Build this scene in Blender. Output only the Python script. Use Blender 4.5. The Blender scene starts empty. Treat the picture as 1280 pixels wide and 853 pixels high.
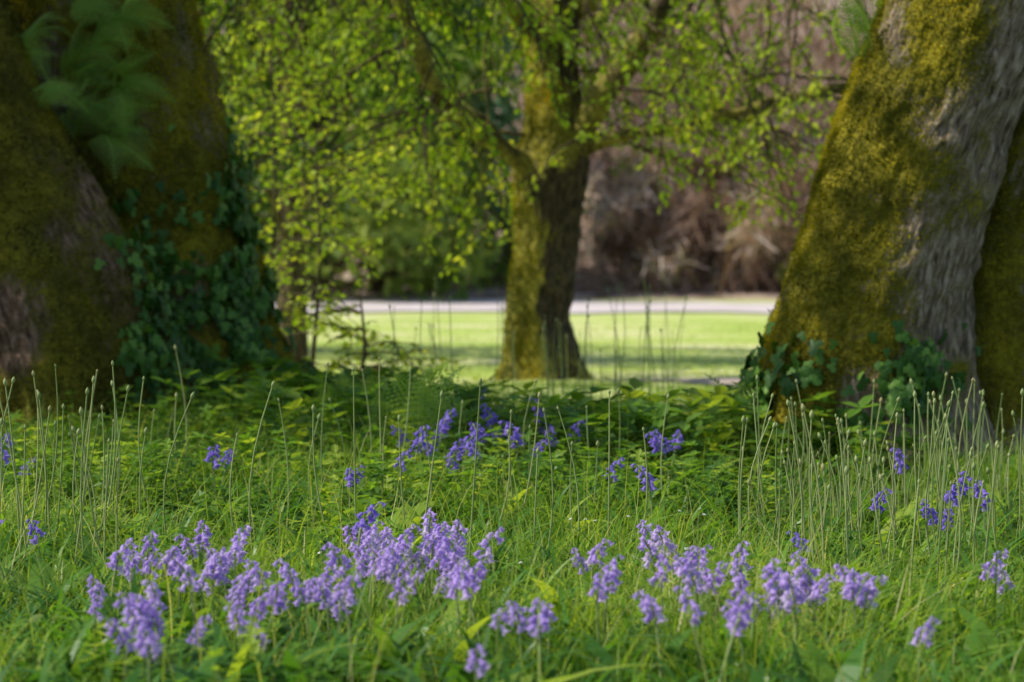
import bpy, math
import numpy as np
from mathutils import Vector
rng=np.random.default_rng(11)
F=3022.0; HOR=340.0; CAMZ=1.0
scene=bpy.context.scene
def P(x,y,d): return np.array([(x-640)/F*d, d, CAMZ-(y-HOR)/F*d])
def N3(v): return v/np.maximum(np.linalg.norm(v,axis=-1,keepdims=True),1e-9)
def hsh(ix,iy,iz):
    n=(ix*73856093 ^ iy*19349663 ^ iz*83492791)&0xffffffff
    n=((n^(n>>13))*1274126177)&0xffffffff
    n=(n^(n>>16))&0xffff
    return n/65535.0
def vnoise(p):
    p=np.asarray(p,float); i=np.floor(p).astype(np.int64); f=p-i; f=f*f*(3-2*f)
    r=0
    for a in (0,1):
        for b in (0,1):
            for c in (0,1):
                w=(f[...,0] if a else 1-f[...,0])*(f[...,1] if b else 1-f[...,1])*(f[...,2] if c else 1-f[...,2])
                r=r+w*hsh(i[...,0]+a,i[...,1]+b,i[...,2]+c)
    return r*2-1
def fbm(p,o=4):
    p=np.asarray(p,float); r=0;a=1;s=0
    for k in range(o):
        r=r+a*vnoise(p+k*17.3); s+=a; a*=.5; p=p*2.03
    return r/s
def sstep(a,b,x):
    t=np.clip((x-a)/(b-a),0,1); return t*t*(3-2*t)
def H(x,y):
    x=np.asarray(x,float); y=np.asarray(y,float)
    p=np.stack([x*.5,y*.5,np.zeros_like(x)],-1)
    h=0.035*vnoise(p)*sstep(80,20,y)
    h=h+0.20*np.exp(-(((x+2.2)/1.1)**2+((y-15.9)/1.1)**2))
    h=h+0.10*np.exp(-(((x-1.9)/.9)**2+((y-12.8)/.9)**2))
    h=h+0.06*np.exp(-(((x-.25)/.9)**2+((y-21.6)/.9)**2))
    s=np.maximum(y-84,0); h=h+0.27*s*s/(s+14)
    h=h+1.2*vnoise(p*0.12+9)*sstep(86,110,y)
    return h
# ---------------- mesh helpers
def mesh_obj(name,V,faces,mats,attrs=None,smooth=False,midx=None,parent=None):
    V=np.asarray(V,np.float32); me=bpy.data.meshes.new(name)
    faces=[np.asarray(f) for f in faces if len(f)]
    me.vertices.add(len(V)); me.vertices.foreach_set('co',V.ravel())
    nl=sum(f.size for f in faces); npoly=sum(len(f) for f in faces)
    me.loops.add(nl); me.polygons.add(npoly)
    me.loops.foreach_set('vertex_index',np.concatenate([f.ravel() for f in faces]).astype(np.int32))
    tot=np.concatenate([np.full(len(f),f.shape[1]) for f in faces]).astype(np.int32)
    st=np.concatenate([[0],np.cumsum(tot)[:-1]]).astype(np.int32)
    me.polygons.foreach_set('loop_start',st); me.polygons.foreach_set('loop_total',tot)
    if midx is not None: me.polygons.foreach_set('material_index',np.asarray(midx,np.int32))
    me.polygons.foreach_set('use_smooth',np.full(npoly,bool(smooth)))
    for k,v in (attrs or {}).items():
        v=np.asarray(v,np.float32)
        if v.ndim==1:
            a=me.attributes.new(k,'FLOAT','POINT'); a.data.foreach_set('value',v)
        else:
            a=me.attributes.new(k,'FLOAT_VECTOR','POINT'); a.data.foreach_set('vector',v.ravel())
    for m in (mats if isinstance(mats,list) else [mats]): me.materials.append(m)
    me.update(calc_edges=True)
    ob=bpy.data.objects.new(name,me); scene.collection.objects.link(ob)
    if parent: ob.parent=parent
    return ob
def empty(name):
    e=bpy.data.objects.new(name,None); scene.collection.objects.link(e); return e
def inst(tv,tf,pos,R,sc):
    n=len(pos); tv=np.asarray(tv,float)
    V=np.einsum('nij,kj->nki',R,tv)*np.asarray(sc).reshape(n,1,-1)+pos[:,None,:]
    off=(np.arange(n)*len(tv))[:,None,None]
    Fs=[(np.asarray(f)[None]+off).reshape(-1,np.asarray(f).shape[1]) for f in tf]
    return V.reshape(-1,3),Fs,np.repeat(np.arange(n),len(tv))
def frames(ydir,zdir):
    y=N3(ydir); x=N3(np.cross(y,zdir)); z=np.cross(x,y)
    return np.stack([x,y,z],-1)
def rotz(a,tx=None):
    n=len(a); c,s=np.cos(a),np.sin(a); Z=np.zeros(n);O=np.ones(n)
    R=np.stack([np.stack([c,-s,Z],-1),np.stack([s,c,Z],-1),np.stack([Z,Z,O],-1)],1)
    if tx is not None:
        c,s=np.cos(tx),np.sin(tx)
        X=np.stack([np.stack([O,Z,Z],-1),np.stack([Z,c,-s],-1),np.stack([Z,s,c],-1)],1)
        R=R@X
    return R
# ---------------- materials
def nt(name):
    m=bpy.data.materials.new(name); m.use_nodes=True; t=m.node_tree
    for n in list(t.nodes): t.nodes.remove(n)
    return m,t,t.nodes,t.links
def ramp(ns,cols):
    r=ns.new('ShaderNodeValToRGB'); e=r.color_ramp.elements
    while len(e)<len(cols): e.new(0.5)
    for i,(p,c) in enumerate(cols): e[i].position=p; e[i].color=(*c,1)
    return r
def leafmat(name,cols,trans=.4,rough=.5,spec=.3,tcol=1.3):
    m,t,ns,ln=nt(name)
    a=ns.new('ShaderNodeAttribute'); a.attribute_name='rnd'
    r=ramp(ns,cols); ln.new(a.outputs['Fac'],r.inputs[0])
    col=r.outputs[0]
    pb=ns.new('ShaderNodeBsdfPrincipled'); pb.inputs['Roughness'].default_value=rough
    pb.inputs['Specular IOR Level'].default_value=spec
    ln.new(col,pb.inputs['Base Color'])
    tr=ns.new('ShaderNodeBsdfTranslucent')
    mul=ns.new('ShaderNodeMix'); mul.data_type='RGBA'; mul.blend_type='MULTIPLY'; mul.inputs['Factor'].default_value=1
    ln.new(col,mul.inputs['A']); mul.inputs['B'].default_value=(tcol*1.25,tcol*1.15,tcol*.5,1)
    ln.new(mul.outputs['Result'],tr.inputs['Color'])
    mx=ns.new('ShaderNodeMixShader'); mx.inputs[0].default_value=trans
    ln.new(pb.outputs[0],mx.inputs[1]); ln.new(tr.outputs[0],mx.inputs[2])
    o=ns.new('ShaderNodeOutputMaterial'); ln.new(mx.outputs[0],o.inputs[0]); return m
def flowermat(name,cols):
    m,t,ns,ln=nt(name)
    a=ns.new('ShaderNodeAttribute'); a.attribute_name='rnd'
    r=ramp(ns,cols); ln.new(a.outputs['Fac'],r.inputs[0])
    pb=ns.new('ShaderNodeBsdfPrincipled'); pb.inputs['Roughness'].default_value=.6; pb.inputs['Specular IOR Level'].default_value=.2
    ln.new(r.outputs[0],pb.inputs['Base Color'])
    tr=ns.new('ShaderNodeBsdfTranslucent'); ln.new(r.outputs[0],tr.inputs['Color'])
    mx=ns.new('ShaderNodeMixShader'); mx.inputs[0].default_value=.45
    ln.new(pb.outputs[0],mx.inputs[1]); ln.new(tr.outputs[0],mx.inputs[2])
    o=ns.new('ShaderNodeOutputMaterial'); ln.new(mx.outputs[0],o.inputs[0]); return m
def barkmat(name,barkc,mossc,bump=.6):
    m,t,ns,ln=nt(name)
    uv=ns.new('ShaderNodeAttribute'); uv.attribute_name='tuv'
    mp=ns.new('ShaderNodeMapping'); mp.inputs['Scale'].default_value=(34,9,1); ln.new(uv.outputs['Vector'],mp.inputs[0])
    n1=ns.new('ShaderNodeTexNoise'); n1.inputs['Scale'].default_value=1; n1.inputs['Detail'].default_value=6; n1.inputs['Distortion'].default_value=.8
    ln.new(mp.outputs[0],n1.inputs['Vector'])
    br=ramp(ns,barkc); ln.new(n1.outputs['Fac'],br.inputs[0])
    tc=ns.new('ShaderNodeTexCoord')
    n2=ns.new('ShaderNodeTexNoise'); n2.inputs['Scale'].default_value=45; n2.inputs['Detail'].default_value=6; ln.new(tc.outputs['Object'],n2.inputs['Vector'])
    n3=ns.new('ShaderNodeTexNoise'); n3.inputs['Scale'].default_value=3.5; n3.inputs['Detail'].default_value=5; ln.new(tc.outputs['Object'],n3.inputs['Vector'])
    ad=ns.new('ShaderNodeMath'); ad.operation='MULTIPLY_ADD'; ad.inputs[1].default_value=.45; ln.new(n2.outputs['Fac'],ad.inputs[0])
    m3=ns.new('ShaderNodeMath'); m3.operation='MULTIPLY'; m3.inputs[1].default_value=.55; ln.new(n3.outputs['Fac'],m3.inputs[0]); ln.new(m3.outputs[0],ad.inputs[2])
    mr=ramp(ns,mossc); ln.new(ad.outputs[0],mr.inputs[0])
    ma=ns.new('ShaderNodeAttribute'); ma.attribute_name='moss'
    s=ns.new('ShaderNodeMath'); s.operation='ADD'; ln.new(ma.outputs['Fac'],s.inputs[0])
    s2=ns.new('ShaderNodeMath'); s2.operation='MULTIPLY_ADD'; s2.inputs[1].default_value=1.6; s2.inputs[2].default_value=-.8
    ln.new(ad.outputs[0],s2.inputs[0]); ln.new(s2.outputs[0],s.inputs[1])
    rr=ns.new('ShaderNodeMapRange'); rr.inputs['From Min'].default_value=.3; rr.inputs['From Max'].default_value=.62; ln.new(s.outputs[0],rr.inputs[0])
    mx=ns.new('ShaderNodeMix'); mx.data_type='RGBA'; ln.new(rr.outputs[0],mx.inputs['Factor']); ln.new(br.outputs[0],mx.inputs['A']); ln.new(mr.outputs[0],mx.inputs['B'])
    pb=ns.new('ShaderNodeBsdfPrincipled'); pb.inputs['Roughness'].default_value=.9; pb.inputs['Specular IOR Level'].default_value=.15
    ln.new(mx.outputs['Result'],pb.inputs['Base Color'])
    hs=ns.new('ShaderNodeMath'); hs.operation='MULTIPLY_ADD'; hs.inputs[1].default_value=.7; ln.new(n2.outputs['Fac'],hs.inputs[0]); ln.new(n1.outputs['Fac'],hs.inputs[2])
    b=ns.new('ShaderNodeBump'); b.inputs['Strength'].default_value=bump; b.inputs['Distance'].default_value=.03
    ln.new(hs.outputs[0],b.inputs['Height']); ln.new(b.outputs[0],pb.inputs['Normal'])
    o=ns.new('ShaderNodeOutputMaterial'); ln.new(pb.outputs[0],o.inputs[0]); return m
M_grass=leafmat('grass_blades',[(0,(.07,.15,.015)),(.4,(.16,.29,.025)),(.75,(.28,.42,.045)),(.93,(.42,.49,.11)),(1,(.62,.58,.3))],.5)
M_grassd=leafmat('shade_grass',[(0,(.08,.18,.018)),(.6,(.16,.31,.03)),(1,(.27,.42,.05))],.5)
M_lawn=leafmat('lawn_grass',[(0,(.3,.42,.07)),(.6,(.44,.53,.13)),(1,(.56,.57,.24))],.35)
M_stalk=leafmat('seed_stalk_green',[(0,(.22,.3,.10)),(.7,(.34,.40,.16)),(.92,(.4,.4,.18)),(1,(.34,.2,.1))],.25)
M_herb=leafmat('herb_leaf',[(0,(.06,.15,.018)),(.6,(.14,.28,.03)),(1,(.32,.43,.05))],.5)
M_strap=leafmat('bluebell_leaf',[(0,(.05,.15,.02)),(.6,(.10,.25,.03)),(1,(.2,.38,.05))],.45,.4,.35)
M_beech=leafmat('beech_leaf',[(0,(.14,.25,.015)),(.5,(.27,.39,.02)),(1,(.48,.52,.05))],.6,tcol=1.35)
M_crown=leafmat('crown_leaf',[(0,(.12,.2,.015)),(1,(.24,.34,.03))],.5)
M_yew=leafmat('evergreen_leaf',[(0,(.02,.05,.008)),(.6,(.05,.11,.014)),(1,(.18,.26,.03))],.4)
M_wood=leafmat('woodland_leaf',[(0,(.09,.16,.03)),(.5,(.2,.29,.05)),(1,(.4,.47,.11))],.45)
M_conif=leafmat('conifer_needles',[(0,(.09,.19,.10)),(1,(.2,.34,.18))],.3)
M_twig=leafmat('bare_twigs_hazed',[(0,(.10,.06,.045)),(.35,(.27,.17,.13)),(.6,(.5,.37,.32)),(.82,(.68,.56,.52)),(.9,(.4,.4,.14)),(1,(.34,.14,.10))],.25,.8,.1,1.)  # twig browns, with pale pink tones painted in for distant haze
M_ivy=leafmat('ivy_leaf',[(0,(.03,.09,.012)),(.6,(.07,.18,.02)),(1,(.17,.32,.045))],.25,.5,.3)
M_moss=leafmat('moss_tuft',[(0,(.05,.06,.006)),(.5,(.20,.19,.011)),(1,(.44,.38,.02))],.45,.9,.05)
M_mossd=leafmat('moss_tuft_brown',[(0,(.04,.035,.008)),(.5,(.11,.10,.012)),(1,(.22,.2,.015))],.35,.9,.05)
M_fern=leafmat('fern_leaf',[(0,(.16,.3,.05)),(1,(.32,.48,.1))],.5)
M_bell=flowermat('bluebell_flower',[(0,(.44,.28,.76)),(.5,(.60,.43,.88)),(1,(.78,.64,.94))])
M_bell_shaded=flowermat('bluebell_flower_shaded',[(0,(.22,.14,.64)),(1,(.44,.32,.86))])  # far flowers: same bluebell with the shade put into its colour
M_daisy=flowermat('daisy_petal',[(0,(.8,.8,.75)),(1,(.85,.85,.8))])
M_barkR=barkmat('bark_mossy_grey',[(.3,(.06,.042,.028)),(.5,(.25,.185,.125)),(.7,(.46,.37,.27))],[(.3,(.045,.045,.007)),(.5,(.14,.125,.011)),(.65,(.3,.25,.016))],.9)
M_barkL=barkmat('bark_mossy_brown',[(.3,(.035,.02,.012)),(.5,(.16,.095,.055)),(.7,(.33,.21,.14))],[(.3,(.045,.04,.008)),(.5,(.13,.11,.012)),(.65,(.26,.22,.016))],.9)
M_barkC=barkmat('bark_dark',[(.3,(.02,.015,.01)),(.5,(.06,.045,.028)),(.7,(.13,.1,.06))],[(.3,(.09,.09,.012)),(.5,(.22,.2,.03)),(.65,(.4,.36,.08))],.8)
M_barkTw=barkmat('bark_twig',[(.3,(.03,.024,.015)),(.7,(.10,.08,.05))],[(.3,(.04,.05,.008)),(.6,(.12,.12,.02))],.3)
M_barkG=barkmat('bark_grey_brown',[(.3,(.08,.055,.04)),(.7,(.25,.19,.15))],[(.3,(.08,.08,.03)),(.6,(.2,.18,.06))],.3)
# ---------------- ground
def ground():
    m,t,ns,ln=nt('ground_grass_and_litter')
    g=ns.new('ShaderNodeNewGeometry'); sp=ns.new('ShaderNodeSeparateXYZ'); ln.new(g.outputs['Position'],sp.inputs[0])
    n=ns.new('ShaderNodeTexNoise'); n.inputs['Scale'].default_value=.35; n.inputs['Detail'].default_value=6; ln.new(g.outputs['Position'],n.inputs['Vector'])
    nf=ns.new('ShaderNodeTexNoise'); nf.inputs['Scale'].default_value=9; nf.inputs['Detail'].default_value=6; ln.new(g.outputs['Position'],nf.inputs['Vector'])
    nw=ns.new('ShaderNodeTexNoise'); nw.inputs['Scale'].default_value=.5; nw.inputs['Detail'].default_value=8; nw.inputs['Roughness'].default_value=.75; ln.new(g.outputs['Position'],nw.inputs['Vector'])
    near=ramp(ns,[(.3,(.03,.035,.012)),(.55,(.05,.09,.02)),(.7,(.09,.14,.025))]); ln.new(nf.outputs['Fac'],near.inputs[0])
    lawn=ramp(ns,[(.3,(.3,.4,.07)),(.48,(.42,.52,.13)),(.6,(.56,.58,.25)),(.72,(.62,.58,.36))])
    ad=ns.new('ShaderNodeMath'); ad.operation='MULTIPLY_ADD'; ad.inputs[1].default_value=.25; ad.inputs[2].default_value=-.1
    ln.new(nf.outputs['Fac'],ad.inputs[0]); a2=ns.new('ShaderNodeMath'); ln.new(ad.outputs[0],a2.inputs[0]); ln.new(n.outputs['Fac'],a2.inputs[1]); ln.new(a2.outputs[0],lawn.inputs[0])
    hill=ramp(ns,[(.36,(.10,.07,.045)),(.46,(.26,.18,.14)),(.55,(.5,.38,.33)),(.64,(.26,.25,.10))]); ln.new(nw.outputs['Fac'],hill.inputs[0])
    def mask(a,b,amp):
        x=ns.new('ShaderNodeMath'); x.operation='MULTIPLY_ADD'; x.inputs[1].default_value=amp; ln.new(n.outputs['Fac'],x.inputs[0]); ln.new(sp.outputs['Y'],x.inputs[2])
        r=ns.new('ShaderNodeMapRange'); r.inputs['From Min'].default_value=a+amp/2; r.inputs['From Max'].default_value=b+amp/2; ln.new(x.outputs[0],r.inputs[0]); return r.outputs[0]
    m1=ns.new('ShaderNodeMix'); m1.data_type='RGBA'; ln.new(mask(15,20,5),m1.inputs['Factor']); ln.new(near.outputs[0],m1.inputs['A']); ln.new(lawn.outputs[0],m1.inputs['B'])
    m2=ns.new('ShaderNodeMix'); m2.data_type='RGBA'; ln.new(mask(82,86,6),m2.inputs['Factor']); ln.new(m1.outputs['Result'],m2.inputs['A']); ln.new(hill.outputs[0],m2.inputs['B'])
    pb=ns.new('ShaderNodeBsdfPrincipled'); pb.inputs['Roughness'].default_value=.95; pb.inputs['Specular IOR Level'].default_value=.1
    ln.new(m2.outputs['Result'],pb.inputs['Base Color'])
    b=ns.new('ShaderNodeBump'); b.inputs['Strength'].default_value=.5; b.inputs['Distance'].default_value=.05; ln.new(nf.outputs['Fac'],b.inputs['Height']); ln.new(b.outputs[0],pb.inputs['Normal'])
    o=ns.new('ShaderNodeOutputMaterial'); ln.new(pb.outputs[0],o.inputs[0])
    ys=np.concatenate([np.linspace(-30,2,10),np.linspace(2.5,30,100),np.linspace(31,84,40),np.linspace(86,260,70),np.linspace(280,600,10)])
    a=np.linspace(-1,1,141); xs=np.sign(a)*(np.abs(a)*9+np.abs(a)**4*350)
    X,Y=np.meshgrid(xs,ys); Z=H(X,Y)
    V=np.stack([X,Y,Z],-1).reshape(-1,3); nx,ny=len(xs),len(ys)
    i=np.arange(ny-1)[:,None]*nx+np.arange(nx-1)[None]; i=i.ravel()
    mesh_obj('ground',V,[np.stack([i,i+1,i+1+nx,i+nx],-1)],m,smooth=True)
ground()
def dirtmat(name,cols,sc):
    m,t,ns,ln=nt(name)
    g=ns.new('ShaderNodeNewGeometry')
    n=ns.new('ShaderNodeTexNoise'); n.inputs['Scale'].default_value=sc; n.inputs['Detail'].default_value=7; ln.new(g.outputs['Position'],n.inputs['Vector'])
    r=ramp(ns,cols); ln.new(n.outputs['Fac'],r.inputs[0])
    pb=ns.new('ShaderNodeBsdfPrincipled'); pb.inputs['Roughness'].default_value=.95; ln.new(r.outputs[0],pb.inputs['Base Color'])
    b=ns.new('ShaderNodeBump'); b.inputs['Strength'].default_value=.4; b.inputs['Distance'].default_value=.03; ln.new(n.outputs['Fac'],b.inputs['Height']); ln.new(b.outputs[0],pb.inputs['Normal'])
    o=ns.new('ShaderNodeOutputMaterial'); ln.new(pb.outputs[0],o.inputs[0]); return m
def strip(name,x0,x1,yc,w,mat,nx=120,nw=10,lift=.02,jit=.3,fr=.4):
    xs=np.linspace(x0,x1,nx); V=[]
    for j in range(nw):
        s=j/(nw-1)-.5
        yy=yc(xs)+s*w(xs)+jit*s*2*fbm(np.stack([xs*fr,xs*0+j//(nw//2),xs*0],-1),3)
        V.append(np.stack([xs,yy,H(xs,yy)+lift],-1))
    V=np.concatenate(V); i=(np.arange(nw-1)[:,None]*nx+np.arange(nx-1)[None]).ravel()
    mesh_obj(name,V,[np.stack([i,i+1,i+1+nx,i+nx],-1)],mat,smooth=True)
M_grav=dirtmat('pale_gravel',[(.3,(.42,.36,.28)),(.5,(.6,.52,.52)),(.75,(.68,.61,.62))],.35)
strip('gravel_drive',-90,90,lambda x:68-x*.35+0*x,lambda x:27+0*x,M_grav,lift=.04,jit=9,nx=300,fr=.25)
M_dirt=dirtmat('leaf_litter_path',[(.3,(.36,.28,.22)),(.6,(.56,.45,.39)),(.75,(.62,.53,.46))],6)
strip('dirt_path',1.1,9,lambda x:21.0+.4*np.sin(x*.5),lambda x:1.9*sstep(1.,2,x)+.05,M_dirt,nx=80,lift=.012,jit=.7,fr=1.)
# ---------------- trunk builder
def trunk_grid(prof,nth=240,nz=260,flute=.05,root=.14,k=5,ph=0.,seed=0,ztop=None,rough=1.):
    prof=np.array(sorted(prof)); z0,z1=prof[0,0],prof[-1,0]
    zz=np.linspace(0,1,nz)**1.25*(z1-z0)+z0
    def sm(c):
        v=np.interp(zz,prof[:,0],prof[:,c]); 
        kk=np.ones(9)/9; vp=np.pad(v,4,'edge'); return np.convolve(vp,kk,'valid')
    cx,cy,r=sm(1),sm(2),sm(3)
    th=np.linspace(0,2*np.pi,nth,endpoint=False)
    T,Z=np.meshgrid(th,zz); R=r[:,None]*np.ones_like(T)
    base=np.stack([np.cos(T)*R,np.sin(T)*R,Z],-1)+seed*13.1
    hz=np.maximum(Z-0.,0)
    m=1+flute*np.cos(3*T+ph+.5*Z)+flute*.7*np.cos(k*T+ph*2+.8*np.sin(Z*.8))+root*np.exp(-hz/.35)*np.cos(k*T+ph*1.7)
    m+=.10*fbm(base*1.1,3)
    dr=rough*(.036*fbm(base*5,3)+.02*fbm(base*16,3))
    tu=np.stack([T*r.mean()*17,Z*4+.6*fbm(base*2,2),Z*0+seed],-1)
    rid=1-np.abs(vnoise(tu)); dr=dr+rough*.014*(rid-.5)
    RR=R*m+dr
    V=np.stack([cx[:,None]+np.cos(T)*RR,cy[:,None]+np.sin(T)*RR,Z],-1)
    du=np.roll(V,-1,1)-np.roll(V,1,1); dv=np.gradient(V,axis=0)
    Nn=N3(np.cross(du,dv)); area=np.linalg.norm(np.cross(du,dv),axis=-1)
    i=np.arange(nz-1)[:,None]*nth; j=np.arange(nth)[None]; j2=(j+1)%nth
    Q=np.stack([i+j,i+j2,i+nth+j2,i+nth+j],-1).reshape(-1,4)
    uv=np.stack([T*r.mean(),Z,0*Z],-1)
    return dict(V=V.reshape(-1,3),N=Nn.reshape(-1,3),Q=Q,A=area.ravel(),uv=uv.reshape(-1,3))
def proj(V):
    return 640+V[:,0]/V[:,1]*F, HOR-(V[:,2]-CAMZ)/V[:,1]*F
def pr(rows,d,top=None):
    out=[]
    for y,x,r in rows:
        p=P(x,y,d); out.append((p[2],p[0],p[1],r/F*d))
    return out
def moss_tufts(name,g,w,n,parent,mat,size=(.008,.022)):
    p=g['A']*np.maximum(w,0); p=p/p.sum(); idx=rng.choice(len(p),n,p=p)
    pos=g['V'][idx]+rng.normal(0,.006,(n,3)); nn=g['N'][idx]
    pos=pos-nn*.004
    d=N3(nn+rng.normal(0,.55,(n,3))+np.array([0,0,-.25])); L=rng.uniform(*size,n)[:,None]
    s=N3(np.cross(d,rng.normal(0,1,(n,3))))*L*.28
    V=np.stack([pos-s,pos+s,pos+d*L],1).reshape(-1,3)
    Fc=np.arange(3*n).reshape(-1,3)
    patch=.5+1.1*fbm(pos*3.5,4)+rng.normal(0,.16,n)
    mesh_obj(name,V,[Fc],mat,{'rnd':np.repeat(np.clip(patch,0,1),3)},parent=parent)
def sweep(pts,rad,ns=5):
    pts=np.asarray(pts,float); n=len(pts); t=N3(np.gradient(pts,axis=0))
    ref=np.array([0.31,0.2,1.]) if abs(t[0,2])<.9 else np.array([1.,.1,0])
    u=N3(np.cross(t,ref)); v=np.cross(t,u)
    a=np.arange(ns)/ns*2*np.pi
    V=pts[:,None]+np.asarray(rad)[:,None,None]*(np.cos(a)[None,:,None]*u[:,None]+np.sin(a)[None,:,None]*v[:,None])
    i=np.arange(n-1)[:,None]*ns; j=np.arange(ns)[None]; j2=(j+1)%ns
    Q=np.stack([i+j,i+j2,i+ns+j2,i+ns+j],-1).reshape(-1,4)
    return V.reshape(-1,3),Q
class Acc:
    def __init__(s): s.V=[];s.Q=[];s.n=0;s.att=[]
    def add(s,V,Q,att=None):
        s.V.append(V); s.Q.append(Q+s.n); s.n+=len(V)
        s.att.append(np.full(len(V),0. if att is None else att) if np.isscalar(att) or att is None else att)
    def get(s): return np.concatenate(s.V),np.concatenate(s.Q),np.concatenate(s.att)
def smooth_path(pts,n=24):
    pts=np.array(pts,float); t=np.linspace(0,len(pts)-1,n); 
    out=np.stack([np.interp(t,np.arange(len(pts)),pts[:,c]) for c in range(pts.shape[1])],-1)
    for _ in range(3): out[1:-1]=(out[:-2]+2*out[1:-1]+out[2:])/4
    return out
def bark_tubes(name,acc,mat,parent,moss=.3):
    V,Q,at=acc.get()
    uv=np.stack([V[:,0]+V[:,1],V[:,2],V[:,1]],-1)
    mo=np.clip(at+.25*fbm(V*3,3),0,1)
    return mesh_obj(name,V,[Q],mat,{'tuv':uv,'moss':mo},smooth=True,parent=parent)
LEAF=np.array([[0,0,0],[-.27,.28,.07],[-.25,.66,.06],[0,1,-.05],[.25,.66,.06],[.27,.28,.07]])
LEAFQ=[np.array([[0,3,2,1],[0,5,4,3]])]
TWIG=np.array([[-.035,0,0],[.035,0,0],[.02,1,0],[-.02,1,0]]); TWIGQ=[np.array([[0,1,2,3]])]
def leaves_obj(name,pos,yd,zd,size,mat,parent=None,tv=LEAF,tf=LEAFQ,rnd=None):
    pos=np.asarray(pos);n=len(pos)
    V,Fs,idd=inst(tv,tf,pos,frames(np.asarray(yd),np.asarray(zd)),np.asarray(size).reshape(n,1))
    if rnd is None: rnd=np.clip(.5+.5*fbm(pos*1.3,2)+rng.normal(0,.2,n),0,1)
    return mesh_obj(name,V,Fs,mat,{'rnd':rnd[idd]},parent=parent)
def crown_clumps(centres,radii,per,size):
    pos=[]
    for c,r in zip(centres,radii):
        n=int(per); q=N3(rng.normal(0,1,(n,3)))*(rng.uniform(.25,1,(n,1))**.5)*r*np.array([1,1,.6]); pos.append(c+q)
    pos=np.concatenate(pos); n=len(pos)
    return pos,rng.normal(0,1,(n,3))+np.array([0,0,-.3]),N3(rng.normal(0,.7,(n,3))+np.array([0,0,1])),rng.uniform(.7,1.3,n)*size
SUN=N3(np.array([-.66,-.08,.74]))
# ---------------- right oak
oakR=empty('oak_tree')
pR=pr([(640,1080,222),(600,1084,188),(560,1084,155),(500,1082,135),(400,1088,120),(300,1110,109),(200,1140,108),(100,1172,109),(0,1208,112),(-200,1290,112),(-500,1400,105),(-1000,1560,90)],12.6)
gR=trunk_grid(pR,nth=300,nz=420,flute=.035,root=.10,k=6,ph=1.1,seed=1)
pR2=pr([(630,1235,115),(560,1245,92),(450,1262,80),(300,1275,76),(130,1340,78),(-100,1440,80),(-500,1640,75),(-900,1800,60)],12.75)
gR2=trunk_grid(pR2,nth=200,nz=300,flute=.04,root=.1,k=5,ph=.4,seed=2)
def trunkobj(name,g,moss,mat,parent):
    return mesh_obj(name,g['V'],[g['Q']],mat,{'moss':moss,'tuv':g['uv']},smooth=True,parent=parent)
def mossR(g):
    x,y=proj(g['V']); n=fbm(g['V']*2.2,4)
    ax=np.interp(y,[-500,0,100,200,300,400,600],[1400,1210,1175,1145,1115,1095,1084])
    rel=(x-ax)/120
    return np.clip(.60-.45*rel+1.0*n-.1*sstep(150,500,y)*(rel>-.3),0,1)
mR=mossR(gR); trunkobj('trunk',gR,mR,M_barkR,oakR)
mR2=np.clip(.5-.5*gR2['N'][:,0]+.8*fbm(gR2['V']*2.5,4),0,1); trunkobj('second_stem',gR2,mR2,M_barkR,oakR)
vis=lambda g:(g['V'][:,2]<3.0)&(g['V'][:,2]>-.1)&(g['N'][:,1]<.5)
moss_tufts('moss',gR,np.clip(mR-.35,0,1)*vis(gR),60000,oakR,M_moss)
moss_tufts('moss_second_stem',gR2,np.clip(mR2-.35,0,1)*vis(gR2),18000,oakR,M_moss)
# ---------------- left oak
oakL=empty('oak_tree')
pA=pr([(590,30,260),(560,26,235),(520,20,216),(430,2,202),(330,-24,196),(230,-56,180),(130,-98,158),(0,-140,150),(-300,-230,140),(-900,-400,110)],15.3)
pB=pr([(580,215,240),(540,205,215),(500,198,180),(480,195,166),(400,185,150),(300,175,145),(200,165,136),(80,145,126),(0,125,120),(-200,90,116),(-500,60,110),(-1000,40,90)],16.4)
pT=pr([(575,390,110),(540,370,92),(500,338,74),(450,305,60),(380,280,48),(300,255,38),(200,235,26)],16.1)
gA=trunk_grid(pA,nth=300,nz=360,flute=.04,root=.08,k=6,ph=.3,seed=3)
gB=trunk_grid(pB,nth=300,nz=360,flute=.04,root=.08,k=5,ph=2.1,seed=4)
gT=trunk_grid(pT,nth=120,nz=140,flute=.06,root=.12,k=5,ph=.1,seed=8)
mA=np.clip(.56+.35*gA['N'][:,0]+1.0*fbm(gA['V']*1.6,4),0,1); mB=np.clip(.8+.7*fbm(gB['V']*2,4),0,1); mT=np.clip(.6+.8*fbm(gT['V']*2,4),0,1)
trunkobj('trunk',gA,mA,M_barkL,oakL); trunkobj('second_stem',gB,mB,M_barkR,oakL); trunkobj('buttress_root',gT,mT,M_barkR,oakL)
moss_tufts('moss',gA,np.clip(mA-.3,0,1)*vis(gA),50000,oakL,M_mossd,(.01,.028))
moss_tufts('moss_second_stem',gB,np.clip(mB-.3,0,1)*vis(gB),60000,oakL,M_moss,(.01,.034))
moss_tufts('moss_root',gT,np.clip(mT-.3,0,1)*vis(gT),12000,oakL,M_moss,(.01,.03))
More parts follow.
